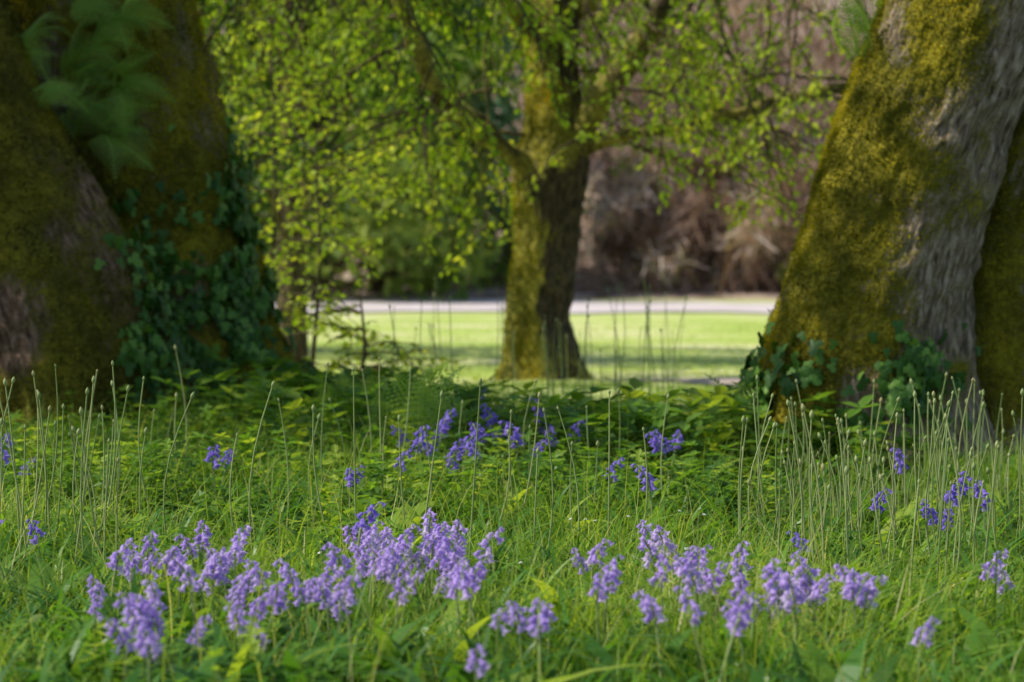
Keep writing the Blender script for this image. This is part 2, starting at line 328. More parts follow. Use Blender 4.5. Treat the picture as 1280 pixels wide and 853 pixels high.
def shade_crown(tree,tops,centre,n,rad,sq=1.,per=105):  # crown out of view, leaf clumps placed for the shadows they cast
    acc=Acc(); cs=[]
    for i in range(n):
        a=i/n*2*np.pi+rng.uniform(-.3,.3); L=rng.uniform(.35,1)*rad
        st=np.array(tops[i%len(tops)]); st[2]-=rng.uniform(.1,1.2)
        e=centre+np.array([np.cos(a)*L*sq,np.sin(a)*L,rng.uniform(-.6,2.0)])
        mid=(st+e)/2+np.array([0,0,.5])
        p=smooth_path([st,mid,e],14); acc.add(*sweep(p,np.linspace(.22,.05,14),8),.5); cs.append(e)
        for k in range(2):
            b=p[rng.integers(9,13)]; e2=b+rng.normal(0,1.1,3)*np.array([1,1,.5])+np.array([0,0,.4])
            acc.add(*sweep(smooth_path([b,(b+e2)/2,e2],8),np.linspace(.07,.02,8),6),.4); cs.append(e2)
    bark_tubes('limbs',acc,M_barkR,tree)
    cs=np.array(cs); pos,yd,zd,sz=crown_clumps(cs,rng.uniform(.8,1.3,len(cs)),per,.2)
    leaves_obj('foliage',pos,yd,zd,sz,M_crown,tree)
shade_crown(oakL,[np.array([pA[-1][1],15.3,pA[-1][0]]),np.array([pB[-1][1],16.4,pB[-1][0]])],np.array([-7.7,12.4,7.6]),12,2.8,1.0,120)  # unseen crown set well left of the stems to shade oak and midground
shade_crown(oakR,[np.array([pR[-1][1],12.6,pR[-1][0]]),np.array([pR2[-1][1],13.1,pR2[-1][0]])],np.array([6.8,15.5,7.2]),8,3.0)
# ---------------- centre beech
beech=empty('beech_tree')
pC=pr([(510,680,80),(490,679,62),(465,678,47),(440,676,41),(400,672,37),(330,680,36),(250,687,40),(205,690,44),(150,695,38),(80,690,33),(0,690,31),(-150,697,27),(-400,700,22),(-900,710,12)],21.6)
gC=trunk_grid(pC,nth=140,nz=300,flute=.06,root=.16,k=5,ph=.7,seed=6)
mC=np.clip(.42-.5*gC['N'][:,0]+1.0*fbm(gC['V']*2.4,4)+.2*sstep(1.,0,gC['V'][:,2]),0,1)
trunkobj('trunk',gC,mC,M_barkC,beech)
moss_tufts('moss',gC,np.clip(mC-.4,0,1)*vis(gC),12000,beech,M_moss,(.012,.035))
accB=Acc(); LP=[];LY=[];LZ=[];LS=[]
EVERY=.075
def twig_leaves(p,size):
    seg=np.linalg.norm(np.diff(p,axis=0),axis=1).sum(); n=max(2,int(seg/EVERY))
    for i in range(n):
        s=(.15+.85*i/n)*(len(p)-1); k=int(s); k=min(k,len(p)-2); q=p[k]+(p[k+1]-p[k])*(s-k)
        t=p[k+1]-p[k]; t=t/(np.linalg.norm(t)+1e-9)
        side=np.cross(t,[0,0,1])*(1 if i%2 else -1)
        LP.append(q); LY.append(t*.6+side*.9+np.array([0,0,-.35])+rng.normal(0,.3,3)); LZ.append(np.array([0,0,1.])+rng.normal(0,.6,3)); LS.append(size*rng.uniform(.6,1.15))
def branch(st,d,L,r,lev,droop,size,moss=.3,dens=1.,acc=None):
    acc=acc or accB; n=12 if lev<2 else 7; p=[np.array(st,float)]; d=np.array(d,float); d/=np.linalg.norm(d)
    for i in range(n-1):
        d=d+rng.normal(0,.13,3)+np.array([0,0,-droop*(.3+i/n)*.25]); d/=np.linalg.norm(d); p.append(p[-1]+d*L/(n-1))
    p=np.array(p); acc.add(*sweep(p,np.linspace(r,max(r*.25,.003),n),6 if lev<2 else 3),moss if lev<2 else .05)
    if lev>=2: twig_leaves(p,size); return
    nc=int((7 if lev==0 else 6)*dens)
    for i in range(nc):
        s=.18+.8*(i+rng.random()*.6)/nc; k=min(int(s*(n-1)),n-2); b=p[k]; t=p[k+1]-p[k]; t/=np.linalg.norm(t)
        sd=np.cross(t,[0,0,1.]); sd/=np.linalg.norm(sd)+1e-9; sd*=(1 if i%2 else -1)
        dd=t*.8+sd*rng.uniform(.6,1.1)+rng.normal(0,.2,3)
        branch(b,dd,L*rng.uniform(.35,.55)*(1.05-.45*s),r*.4,lev+1,droop,size,moss,dens,acc)
    if lev==1: twig_leaves(p[n//2:],size)
def limb(pts,r0,r1,nb,Lb,droop=.7,size=.08,dens=1.,bias=None):
    p=smooth_path(np.array([P(*q) for q in pts]),26); n=len(p); 
    p[1:]+=np.cumsum(rng.normal(0,.012,(n-1,3)),0)
    accB.add(*sweep(p,np.linspace(r0,r1,n)*(1+.12*rng.normal(0,1,n)),10),.5)
    for i in range(nb):
        s=rng.uniform(.2,1); k=min(int(s*(n-1)),n-2); a=rng.uniform(0,2*np.pi)
        d=np.array([np.cos(a),np.sin(a),rng.uniform(-.3,.3)]);
        if bias is not None: d=d+np.array(bias)
        branch(p[k],d,Lb*rng.uniform(.6,1.2),.018,0 if Lb>1.6 else 1,droop,size,.3,dens)
limb([(682,225,21.6),(618,175,21.2),(556,130,20.8),(522,80,20.5),(495,0,20.2),(450,-110,20),(400,-260,19.5)],.10,.055,6,2.3,.6,bias=(-.5,.4,0))
limb([(698,230,21.6),(742,135,21.4),(790,70,21.2),(838,0,21),(905,-110,21),(1000,-260,21)],.13,.07,7,2.4,.5,bias=(.4,.3,0))
limb([(705,200,21.6),(770,172,21.3),(850,152,21),(940,138,20.8),(1040,112,20.5),(1130,78,20.3)],.07,.035,12,1.4,.4,dens=.8)
limb([(690,120,21.6),(650,40,21.8),(600,-60,22),(560,-200,22)],.1,.05,5,2.3,.6,bias=(-.4,0,0))
limb([(690,60,21.6),(600,-40,20),(500,-80,18),(420,-90,17),(350,-70,16.5)],.08,.03,6,2.0,.8,bias=(-.3,0,-.2))
limb([(695,0,21.6),(740,-100,22.4),(800,-180,23)],.09,.05,5,2.3,.7,bias=(.3,.3,0))
limb([(670,-20,21.6),(560,-60,22),(430,-40,22.5),(330,-20,22.6)],.09,.03,7,2.3,.8,bias=(-.1,0,-.2))
limb([(720,20,21.6),(800,-60,21),(900,-80,20.3),(1000,-70,19.8)],.08,.035,9,2.0,.8,bias=(.1,-.1,-.35))
for st,dr,L in [((660,170,21.5),(-1,-.1,-.05),3.0),((640,110,21.4),(-1,-.3,.1),3.2),((720,160,21.5),(1,-.1,-.1),2.4),((720,90,21.5),(1,-.2,.1),2.8),((560,150,20.8),(-1,-.2,-.2),2.4),((500,60,20.4),(-1,-.3,-.3),2.4),((840,20,21),(.8,-.3,-.4),2.4),((950,-60,20.5),(.3,-.3,-.8),2.2),((760,-20,21),(.6,-.5,-.6),2.2),((880,-60,20),(.2,-.5,-.8),2.2),((1000,-30,20),(-.2,-.3,-.8),2.0),((620,-60,20),(.1,-.5,-.9),1.7),((700,-40,20.5),(.3,-.6,-.8),1.6)]:
    branch(P(*st),dr,L,.02,0,.5,.078,.3,.85)
bark_tubes('branches',accB,M_barkC,beech)
leaves_obj('foliage',LP,LY,LZ,LS,M_beech,beech,rnd=np.clip(.42+.7*fbm(np.array(LP)*.9,2)+rng.normal(0,.2,len(LP)),0,1))
print('beech leaves',len(LP))
cs=np.array([[rng.uniform(.5,5),22.5+rng.uniform(-1,4),rng.uniform(5.5,10)] for _ in range(10)])
pos,yd,zd,sz=crown_clumps(cs,rng.uniform(.7,1.2,10),100,.18); leaves_obj('upper_shade_foliage',pos,yd,zd,sz,M_crown,beech)  # unseen leaf clumps above the frame, added to cast shade
def sapling(name,x,y,d,h,n,L,size=.075):
    global LP,LY,LZ,LS
    e=empty(name); LP=[];LY=[];LZ=[];LS=[]; acc=Acc(); b=P(x,y,d); b[2]=H(b[0],b[1])-.03
    p=smooth_path([b,b+[.1,0,h*.5],b+[.05,.1,h]],16); acc.add(*sweep(p,np.linspace(.025,.006,16),6),.3)
    for i in range(n):
        k=rng.integers(3,15); a=rng.uniform(0,6.28); branch(p[k],(np.cos(a),np.sin(a),.25),L*rng.uniform(.6,1.1),.008,1,.35,size,.2,1.,acc)
    bark_tubes('stem',acc,M_barkTw,e); leaves_obj('foliage',LP,LY,LZ,LS,M_beech,e)
sapling('beech_sapling',385,500,18.5,2.1,16,.9)
sapling('beech_sapling',330,500,19.5,3.2,20,1.2)
sapling('beech_sapling',440,505,17.5,.9,20,.7,.065)
# ---------------- background trees
def bgtree(name,x,d,h,rx,trunk_r,mat,n,size,low=.15,nclump=22,bark=M_barkC,lean=0,tv=LEAF,tf=LEAFQ,twig=False):
    e=empty(name); bx=(x-640)/F*d; bz=float(H(bx,d)); acc=Acc()
    p=smooth_path([[bx,d,bz-.3],[bx+lean*.5,d,bz+h*.4],[bx+lean,d,bz+h*.9]],20); acc.add(*sweep(p,np.linspace(trunk_r,trunk_r*.25,20),10),.3)
    cs=[];rs=[]
    for i in range(nclump):
        t=rng.uniform(low,1); a=rng.uniform(0,6.28); env=math.sin(math.pi*min(1,(t*.8+.2)))**.6; r=rx*env*rng.uniform(.3,1)
        c=np.array([bx+np.cos(a)*r,d+np.sin(a)*r,bz+h*t]); cs.append(c); rs.append(rx*rng.uniform(.25,.45)*(.75 if twig else 1))
        k=min(int(t*.8*19),18); acc.add(*sweep(smooth_path([p[k],(p[k]+c)/2+[0,0,.2],c],7),np.linspace(trunk_r*.3,trunk_r*.06,7),5),.3)
    pos,yd,zd,sz=crown_clumps(cs,rs,n//nclump,size)
    rnd=None
    if twig: rnd=np.clip(np.repeat(rng.random(nclump),n//nclump)*.75+.12+rng.normal(0,.12,len(pos)),0,1)
    bark_tubes('trunk',acc,bark,e,.3); leaves_obj('foliage' if not twig else 'twigs',pos,yd,zd,sz,mat,e,tv=tv,tf=tf,rnd=rnd)
bgtree('yew_tree',365,26,8,2.4,.19,M_yew,7000,.15,low=.28,nclump=34)
bgtree('yew_tree',250,30,9,3.0,.25,M_yew,4500,.18,low=.1,nclump=30)
bgtree('holly_tree',470,88,13,5,.35,M_wood,4500,.5,low=.03,nclump=40)
bgtree('conifer_tree',585,92,17,3.6,.35,M_conif,4500,.5,low=.02,nclump=44)
bgtree('holly_tree',400,78,12,5,.35,M_wood,4000,.5,low=.03,nclump=36)
bgtree('maple_tree',300,86,15,6,.4,M_wood,4000,.5,low=.03,nclump=36)
bgtree('maple_tree',520,115,22,6,.4,M_wood,4000,.6,low=.1,nclump=30)
bgtree('maple_tree',680,125,24,6,.4,M_wood,3000,.6,low=.25,nclump=30)
bgtree('maple_tree',60,80,15,7,.4,M_wood,3500,.5,low=.03,nclump=30)
for q in [(760,96,11,4),(850,100,12,4.5),(940,94,10,4.5),(1040,98,12,4.5),(1150,96,12,5),(820,122,15,6),(920,116,15,5),(1010,124,15,6),(720,112,13,5),(1250,100,13,6),(890,90,5,2.6),(800,89,4,2.4),(985,88,4.5,2.6)]:
    bgtree('bare_tree',q[0],q[1],q[2],q[3],.13,M_twig,2200,.85,low=.03,nclump=36,bark=M_barkG,tv=TWIG,tf=TWIGQ,twig=True)
bgtree('spring_shrub',955,89,3.2,2.0,.08,M_wood,500,.3,low=.1,nclump=14,bark=M_barkG)
bgtree('spring_shrub',780,93,4.5,2.2,.08,M_wood,500,.3,low=.1,nclump=14,bark=M_barkG)
bgtree('copper_shrub',905,100,6,2.4,.08,leafmat('copper_leaf',[(0,(.10,.03,.02)),(1,(.32,.13,.08))],.4),450,.4,low=.3,nclump=14,bark=M_barkG)
def blades(name,x,y,h,w,bend,mat,seg=4,rnd=None,z=None,parent=None,yaw=None,lean=.12,shape=1.6):
    n=len(x); z=H(x,y)-.01 if z is None else z; yaw=rng.uniform(0,2*np.pi,n) if yaw is None else yaw
    s=np.linspace(0,1,seg+1); D=np.stack([np.cos(yaw),np.sin(yaw),0*yaw],-1)
    ya=yaw+np.pi/2+rng.uniform(-.7,.7,n); S=np.stack([np.cos(ya),np.sin(ya),0*ya],-1)
    root=np.stack([x,y,z],-1); ln_=rng.normal(0,lean,(n,2)); 
    horiz=(bend*h)[:,None,None]*D[:,None]*(s**2)[None,:,None]
    up=h[:,None]*(s[None]-.35*np.minimum(bend,1.4)[:,None]*s[None]**2.5)
    C=root[:,None]+horiz; C[...,2]+=up; C[...,:2]+=ln_[:,None]*(h[:,None]*s[None])[...,None]
    wd=(w[:,None]*np.maximum(1-s[None]**shape,.06)/2)[...,None]*S[:,None]
    V=np.stack([C-wd,C+wd],2).reshape(-1,3)
    k=np.arange(seg)*2; q=np.stack([k,k+1,k+3,k+2],-1)
    Q=(q[None]+(np.arange(n)*2*(seg+1))[:,None,None]).reshape(-1,4)
    if rnd is None: rnd=np.clip(rng.beta(2,2.6,n)+.5*fbm(root*1.5,2),0,1)
    return mesh_obj(name,V,[Q],mat,{'rnd':np.repeat(rnd,2*(seg+1))},parent=parent)
n=12000; x=rng.uniform(-30,50,n); y=rng.uniform(87,150,n)
cl=fbm(np.stack([x*.25,y*.25,x*0],-1),3); k=cl>0; x=x[k];y=y[k]; 
blades('bare_shrub_thicket',x,y,rng.uniform(1.,3.5,len(x)),rng.uniform(.05,.12,len(x)),rng.uniform(0,.6,len(x)),M_twig,seg=3,lean=.3)
cs=[];rs=[]
for i in range(44):
    xx=rng.uniform(-30,.5); yy=rng.uniform(87,100)
    cs.append([xx,yy,H(xx,yy)+.5]); rs.append(rng.uniform(.9,2.3))
pos,yd,zd,sz=crown_clumps(np.array(cs),rs,110,.35); leaves_obj('laurel_hedge',pos,yd,zd,sz,M_wood)
# ---------------- grass
def inside(x,y,m=0.):
    k=np.zeros(len(x),bool)
    for cx,cy,r in [(1.92,12.6,.72),(2.6,12.8,.42),(-3.1,15.3,1.15),(-2.35,16.4,1.05),(.27,21.6,.36)]: k|=((x-cx)**2+(y-cy)**2)<(r+m)**2
    return k
def region(n,y0,y1,extra=.8,slope=.225,pw=1.):
    y=y0+(y1-y0)*rng.random(n)**pw; hw=slope*y+extra; x=rng.uniform(-1,1,n)*hw; k=~inside(x,y); return x[k],y[k]
def nz(x,y,s,o=3,off=0): return fbm(np.stack([x*s+off,y*s,x*0+off],-1),o)
def offpath(x,y): return ~((x>1.2)&(np.abs(y-21.0-.4*np.sin(x*.5))<.95))
x,y=region(66000,4.3,12.5,1.0)
c=nz(x,y,1.6); k=rng.random(len(x))<.5+1.4*c; x,y,c=x[k],y[k],c[k]
h=(.10+.10*rng.random(len(x))+.18*c)*rng.choice([.6,1,1.4],len(x),p=[.4,.46,.14])
blades('grass',x,y,np.maximum(h,.04),rng.uniform(.003,.010,len(x)),rng.uniform(.2,1.3,len(x)),M_grass)
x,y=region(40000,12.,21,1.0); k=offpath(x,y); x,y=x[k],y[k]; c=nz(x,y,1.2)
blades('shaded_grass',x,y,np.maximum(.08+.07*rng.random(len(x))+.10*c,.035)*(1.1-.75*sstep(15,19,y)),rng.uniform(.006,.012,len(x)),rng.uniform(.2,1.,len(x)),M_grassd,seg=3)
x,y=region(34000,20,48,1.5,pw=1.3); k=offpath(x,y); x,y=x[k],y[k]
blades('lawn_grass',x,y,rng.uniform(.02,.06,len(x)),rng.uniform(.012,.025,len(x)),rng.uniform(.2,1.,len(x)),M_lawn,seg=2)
x,y=region(5000,5,16,.8); blades('tall_grass',x,y,rng.uniform(.2,.45,len(x)),rng.uniform(.002,.0045,len(x)),rng.uniform(.1,.9,len(x)),M_grass,seg=6,rnd=rng.uniform(.6,1,len(x)))
x,y=region(7500,4.6,15,.6); c=nz(x,y,1.3,off=7); k=(c>.05)|((y<8)&(rng.random(len(x))<.7)); x,y=x[k],y[k]
blades('bluebell_leaves',x,y,rng.uniform(.12,.28,len(x)),rng.uniform(.011,.024,len(x)),rng.uniform(.4,1.5,len(x)),M_strap,seg=6,shape=2.6)
rx,ry=region(230,5.0,14.5,.4); nr=len(rx); k=rng.integers(5,10,nr); x=np.repeat(rx,k)+rng.normal(0,.02,k.sum()); y=np.repeat(ry,k)+rng.normal(0,.02,k.sum())
blades('dock_leaves',x,y,rng.uniform(.12,.28,len(x)),rng.uniform(.03,.07,len(x)),rng.uniform(.6,1.6,len(x)),M_herb,seg=6,shape=3,rnd=np.clip(np.repeat(rng.random(nr),k)+rng.normal(0,.1,len(x)),0,1))
x=rng.uniform(-1.5,1.6,520); y=rng.uniform(4.7,5.7,520); k=(x<-.4)|(rng.random(520)<.3); x,y=x[k],y[k]
blades('dock_leaves',x,y,rng.uniform(.12,.24,len(x)),rng.uniform(.035,.065,len(x)),rng.uniform(.5,1.4,len(x)),M_strap,seg=6,shape=3)
def herb_tpl(seed,npair=6,h=.28,ls=.085):
    r=np.random.default_rng(seed); V=[];Fs=[];n0=0
    pts=np.array([[0,0,0],[.01,.01,h*.5],[.03*r.normal(),.03*r.normal(),h]]); sv,sq=sweep(smooth_path(pts,5),np.linspace(.003,.001,5),3)
    V.append(sv);Fs.append(sq);n0=len(sv)
    for i in range(npair):
        z=h*(.25+.75*i/(npair-1)); 
        for s in range(2 if i<npair-1 else 4):
            a=i*1.57+s*np.pi*(1 if i<npair-1 else .5)+r.normal(0,.3); d=np.array([np.cos(a),np.sin(a),r.uniform(-.35,.6)])
            Rm=frames(d[None],np.array([[0,0,1.]]))[0]; sz=ls*(1-.45*i/npair)*r.uniform(.8,1.2)
            V.append((LEAF*sz)@Rm.T+np.array([0,0,z])); Fs.append(LEAFQ[0]+n0); n0+=6
    return np.concatenate(V),[np.concatenate(Fs)]
def herbs(name,x,y,sc,mat,**kw):
    Vs=[];Fa=[];rn=[];off=0; g=rng.integers(0,4,len(x))
    for t in range(4):
        tv,tf=herb_tpl(t,**kw); k=g==t; m=k.sum()
        if not m: continue
        pos=np.stack([x[k],y[k],H(x[k],y[k])-.01],-1)
        V,Fs,idd=inst(tv,tf,pos,rotz(rng.uniform(0,6.28,m),rng.normal(0,.2,m)),sc[k].reshape(-1,1))
        Vs.append(V);Fa.append(Fs[0]+off);off+=len(V); rn.append(np.clip(.45+.3*rng.normal(size=m)+.6*nz(x[k],y[k],2.),0,1)[idd])
    mesh_obj(name,np.concatenate(Vs),[np.concatenate(Fa)],mat,{'rnd':np.concatenate(rn)})
x,y=region(2900,9.2,14.5,.6); c=nz(x,y,1.1,off=3); k=(c>-.05); x,y=x[k],y[k]; herbs('woodland_herbs',x,y,rng.uniform(.3,1.,len(x)),M_herb)
x,y=region(1000,5.,9.5,.6); c=nz(x,y,1.2,off=5); k=c>.05; x,y=x[k],y[k]; herbs('meadow_herbs',x,y,rng.uniform(.35,.7,len(x)),M_herb)
x=np.concatenate([rng.normal(-1.2,.35,230),rng.normal(1.3,.25,110),rng.normal(.5,.3,130),rng.normal(-.5,.3,110)]); y=np.concatenate([rng.normal(14.7,.5,230),rng.normal(12.2,.35,110),rng.normal(11.9,.5,130),rng.normal(12.8,.5,110)])
k=~inside(x,y); herbs('bramble_undergrowth',x[k],y[k],rng.uniform(.6,1.35,k.sum()),M_herb,npair=4,ls=.13)
# ---------------- ferns
def frond_tpl(npin=20):
    V=[];Fc=[];n0=0; s=np.linspace(0,1,npin+1)
    py=s; pz=.35*np.sin(s*np.pi*.75)-.12*s*s
    pts=np.stack([0*s,py,pz],-1); sv,sq=sweep(pts,np.linspace(.007,.002,npin+1),3); tris=[[q[0],q[1],q[2]] for q in sq]+[[q[0],q[2],q[3]] for q in sq]
    V.append(sv);Fc.append(np.array(tris));n0=len(sv)
    for i in range(2,npin+1):
        env=.26*math.sin(math.pi*(.12+.88*(i/npin))**.8)+.01
        for sd in (-1,1):
            b=pts[i]; m=max(3,int(env*26)); 
            for j in range(m):
                u=(j+.3)/m; L=.026*(1-u*.75); q=b+np.array([sd*env*u,env*u*.35,-.1*env*u*u*2]); wv=env/m*.48
                for s2 in (-1,1):
                    V.append(np.array([q-[sd*wv,0,0],q+[sd*wv,0,0],q+[sd*wv*.5,s2*L,.004]])); Fc.append(np.array([[n0,n0+1,n0+2]])); n0+=3
    return np.concatenate(V),np.concatenate(Fc)
FV,FF=frond_tpl()
def fern(name,base,n,L,up=.8,mat=None,dirs=None,zd=(0,0,1.)):
    a=np.linspace(0,2*np.pi,n,endpoint=False)+rng.uniform(0,.5,n)
    yd=np.stack([np.cos(a),np.sin(a),rng.uniform(.7,1.3,n)*up],-1)
    if dirs is not None: yd=np.array(dirs)+rng.normal(0,.12,(len(dirs),3)); n=len(yd)
    pos=np.repeat(np.array(base)[None],n,0)+rng.normal(0,.02,(n,3))
    zz=np.repeat([zd],n,0)+rng.normal(0,.25,(n,3))
    V,Fs,idd=inst(FV,[FF],pos,frames(yd,zz),(L*rng.uniform(.75,1.15,n)).reshape(-1,1))
    return mesh_obj(name,V,Fs,mat or M_fern,{'rnd':rng.random(n)[idd]})
def G(x,y,d=None):
    d=d or CAMZ*F/(y-HOR); p=P(x,y,d); p[2]=H(p[0],p[1]); return p
for x_,d_,L_ in [(550,11.6,.55),(500,12.2,.45),(465,13.4,.4),(890,11.8,.38),(600,12.8,.4),(910,12.4,.42),(740,12.0,.32),(420,13.6,.4)]:
    fern('fern',G(x_,0,d_),8,L_,1.6)
def surf(g,x,y,tol=14):
    px_,py_=proj(g['V']); k=(g['N'][:,1]<-.05)
    dd=np.where(k,(px_-x)**2+(py_-y)**2,1e9); i=dd.argmin(); return g['V'][i],g['N'][i]
for x_,y_ in [(75,40),(95,90),(115,135),(95,10),(65,110),(135,170),(120,60),(150,110),(85,150),(150,30)]:
    b,nn=surf(gB if x_>80 else gA,x_,y_)
    fern('polypody_fern',b+np.array([0,-.12,0]),7,.42,dirs=[np.array([rng.uniform(.1,1.1),-.35,rng.uniform(-.6,.4)]) for _ in range(6)],zd=(.1,-.75,.6))
for x_,y_ in [(1085,40),(1100,-10),(1078,75)]:
    b,nn=surf(gR,x_,y_); fern('polypody_fern',b,6,.34,dirs=[np.array([rng.uniform(-1,-.1),-.4,rng.uniform(0,.9)]) for _ in range(6)],zd=(.1,-.6,.7))
# ---------------- ivy
IV=np.array([[0,0,0],[-.3,-.12,.02],[-.5,.2,.0],[-.24,.36,.04],[-.3,.72,.01],[0,.55,.05],[0,1,-.03],[.3,.72,.01],[.24,.36,.04],[.5,.2,0],[.3,-.12,.02],[0,.28,.06]])
IT=[np.array([[0,11,1],[1,11,2],[2,11,3],[3,11,4],[4,11,5],[5,6,4],[5,11,7],[5,7,6],[7,11,8],[8,11,9],[9,11,10],[10,11,0]])]
def ivy(name,specs,size=.075):
    pos=[];nn=[]
    for g,f,n in specs:
        x,y=proj(g['V']); w=f(x,y)*g['A']*(g['N'][:,1]<.35)*np.clip(.5+2.2*fbm(g['V']*3.5+5,3),0,1); 
        idx=rng.choice(len(w),n,p=w/w.sum()); pos.append(g['V'][idx]+g['N'][idx]*rng.uniform(.01,.09,(n,1))); nn.append(g['N'][idx])
    pos=np.concatenate(pos);nn=np.concatenate(nn);n=len(pos)
    yd=np.array([0,0,-1.])+rng.normal(0,.5,(n,3)); yd=yd-nn*(yd*nn).sum(1,keepdims=True)*.7
    leaves_obj(name,pos,yd,nn+rng.normal(0,.4,(n,3)),size*rng.uniform(.5,1.25,n),M_ivy,tv=IV,tf=IT,rnd=rng.random(n))
blob=lambda x,y,cx,cy,rx,ry:np.exp(-(((x-cx)/rx)**2+((y-cy)/ry)**2)*1.5)
ivy('ivy_plant',[(gB,lambda x,y:blob(x,y,240,440,110,130)+blob(x,y,310,320,35,140),2300),(gA,lambda x,y:blob(x,y,195,420,50,150),500),(gT,lambda x,y:1+0*x,700)],.08)
ivy('ivy_plant',[(gR,lambda x,y:blob(x,y,1005,505,60,55)+.8*blob(x,y,1130,470,38,48)+.8*blob(x,y,1050,560,110,45),750)],.075)
# ---------------- bluebells
def bell_tpl():
    V=[];Fc=[];ns=6
    prof=[(.0,.15),(-.15,.28),(-.6,.30),(-.85,.40)]
    for z,r in prof:
        for j in range(ns): a=j/ns*2*np.pi; V.append([np.cos(a)*r,np.sin(a)*r,z])
    for i in range(3):
        for j in range(ns): Fc.append([i*ns+j,i*ns+(j+1)%ns,(i+1)*ns+(j+1)%ns,(i+1)*ns+j])
    b=len(V)
    for j in range(ns):
        a=(j+.5)/ns*2*np.pi
        V.append([np.cos(a-.28)*.55,np.sin(a-.28)*.55,-1.02]); V.append([np.cos(a)*.78,np.sin(a)*.78,-.98]) 
        Fc.append([3*ns+j,3*ns+(j+1)%ns,b+2*j+1,b+2*j])
    return np.array(V),np.array(Fc)
BV,BF=bell_tpl()
def bluebell_tpl(seed):
    r=np.random.default_rng(seed); h=1.0; s=np.linspace(0,1,12); 
    dx=.10*s**2+.12*np.maximum(s-.75,0)**1.2*4; pts=np.stack([dx,.03*np.sin(s*3+seed),s*h-.12*np.maximum(s-.8,0)*3],-1)
    V,Q=sweep(pts,np.linspace(.015,.008,12),4); Vs=[V];Qs=[Q];mi=[np.zeros(len(Q))];n0=len(V); rn=[np.full(len(V),.3)]
    nb=r.integers(7,12); t0=r.uniform(.66,.74)
    for i in range(nb):
        t=t0+(1-t0)*i/(nb-1); k=t*11; k0=min(int(k),10); b=pts[k0]+(pts[k0+1]-pts[k0])*(k-k0)
        a=i*2.4+r.normal(0,.3); out=np.array([np.cos(a),np.sin(a),0]); ped=.055*(1.25-t*.6)
        e=b+out*ped+np.array([0,0,.02])
        pv,pq=sweep(np.array([b,(b+e)/2+[0,0,.015],e]),[.005,.004,.004],3); Vs.append(pv);Qs.append(pq+n0);mi.append(np.ones(len(pq)));n0+=len(pv);rn.append(np.full(len(pv),.2))
        sc=.068*(1.05-.45*max(0,(t-.8))/.2)*r.uniform(.85,1.15)
        ax=N3(out*.6+np.array([0,0,1])*-1.0+r.normal(0,.25,3)); Rm=frames(N3(np.cross(ax,[.3,.9,.1]))[None],-ax[None])[0]
        Vs.append((BV*sc)@Rm.T+e); Qs.append(BF+n0); mi.append(np.ones(len(BF))); n0+=len(BV); rn.append(np.full(len(BV),np.clip(r.normal(.5,.28),0,1)))
    return np.concatenate(Vs),np.concatenate(Qs),np.concatenate(mi),np.concatenate(rn)
TP=[bluebell_tpl(s) for s in range(7)]
def bluebells(name,pts,mat,hmin=.24,hmax=.33):
    pts=np.array(pts); n=len(pts); g=rng.integers(0,7,n); Vs=[];Qs=[];mi=[];rn=[];off=0
    for t in range(7):
        k=np.where(g==t)[0]; m=len(k)
        if not m: continue
        tv,tq,tm,tr=TP[t]; 
        V,Fs,idd=inst(tv,[tq],pts[k],rotz(rng.uniform(0,6.28,m),rng.normal(0,.1,m)),rng.uniform(hmin,hmax,m).reshape(-1,1))
        Vs.append(V);Qs.append(Fs[0]+off);off+=len(V);mi.append(np.tile(tm,m));rn.append(np.clip(np.tile(tr,m)*.7+.3*np.repeat(rng.random(m),len(tv)),0,1))
    mesh_obj(name,np.concatenate(Vs),[np.concatenate(Qs)],[M_stalk,mat],{'rnd':np.concatenate(rn)},midx=np.concatenate(mi),smooth=False)
def patch(cx,cy,rx,ry,n,Hh=.23):
    out=[]
    for _ in range(n):
        x=cx+rng.normal()*rx*.7; y=cy+rng.normal()*ry*.7; d=(CAMZ-Hh)*F/(y-HOR); X=(x-640)/F*d; out.append([X,d,float(H(X,d))-.01])
    return out
fg=[(130,722,18,25,3),(175,770,28,28,6),(185,700,20,15,4),(240,700,40,22,11),(210,745,25,20,4),(290,700,22,20,6),(320,735,30,22,7),(335,780,12,8,1),(380,718,25,12,7),(415,728,20,16,5),(470,690,30,20,9),(520,675,42,22,15),(560,690,42,24,13),(590,690,15,18,4),(500,735,60,18,3),(610,730,20,12,2),(625,765,15,12,1),(655,775,10,8,2),(605,805,6,6,1),(680,760,12,12,1)]
pts=[];[pts.extend(patch(*q)) for q in fg]; bluebells('bluebell_patch',pts,M_bell,.20,.31)
fg=[(745,690,10,10,2),(755,730,12,8,2),(830,682,18,16,5),(840,722,16,14,4),(820,772,10,6,1),(885,728,18,14,3),(880,765,14,8,1),(900,770,8,6,1)]
pts=[];[pts.extend(patch(*q)) for q in fg]; bluebells('bluebell_patch',pts,M_bell,.21,.31)
fg=[(955,722,26,20,6),(985,735,20,14,5),(1020,718,16,14,4),(1070,735,22,10,5),(945,770,8,6,1),(1145,778,8,6,1),(1225,690,16,16,2)]
pts=[];[pts.extend(patch(*q)) for q in fg]; bluebells('bluebell_patch',pts,M_bell,.21,.31)
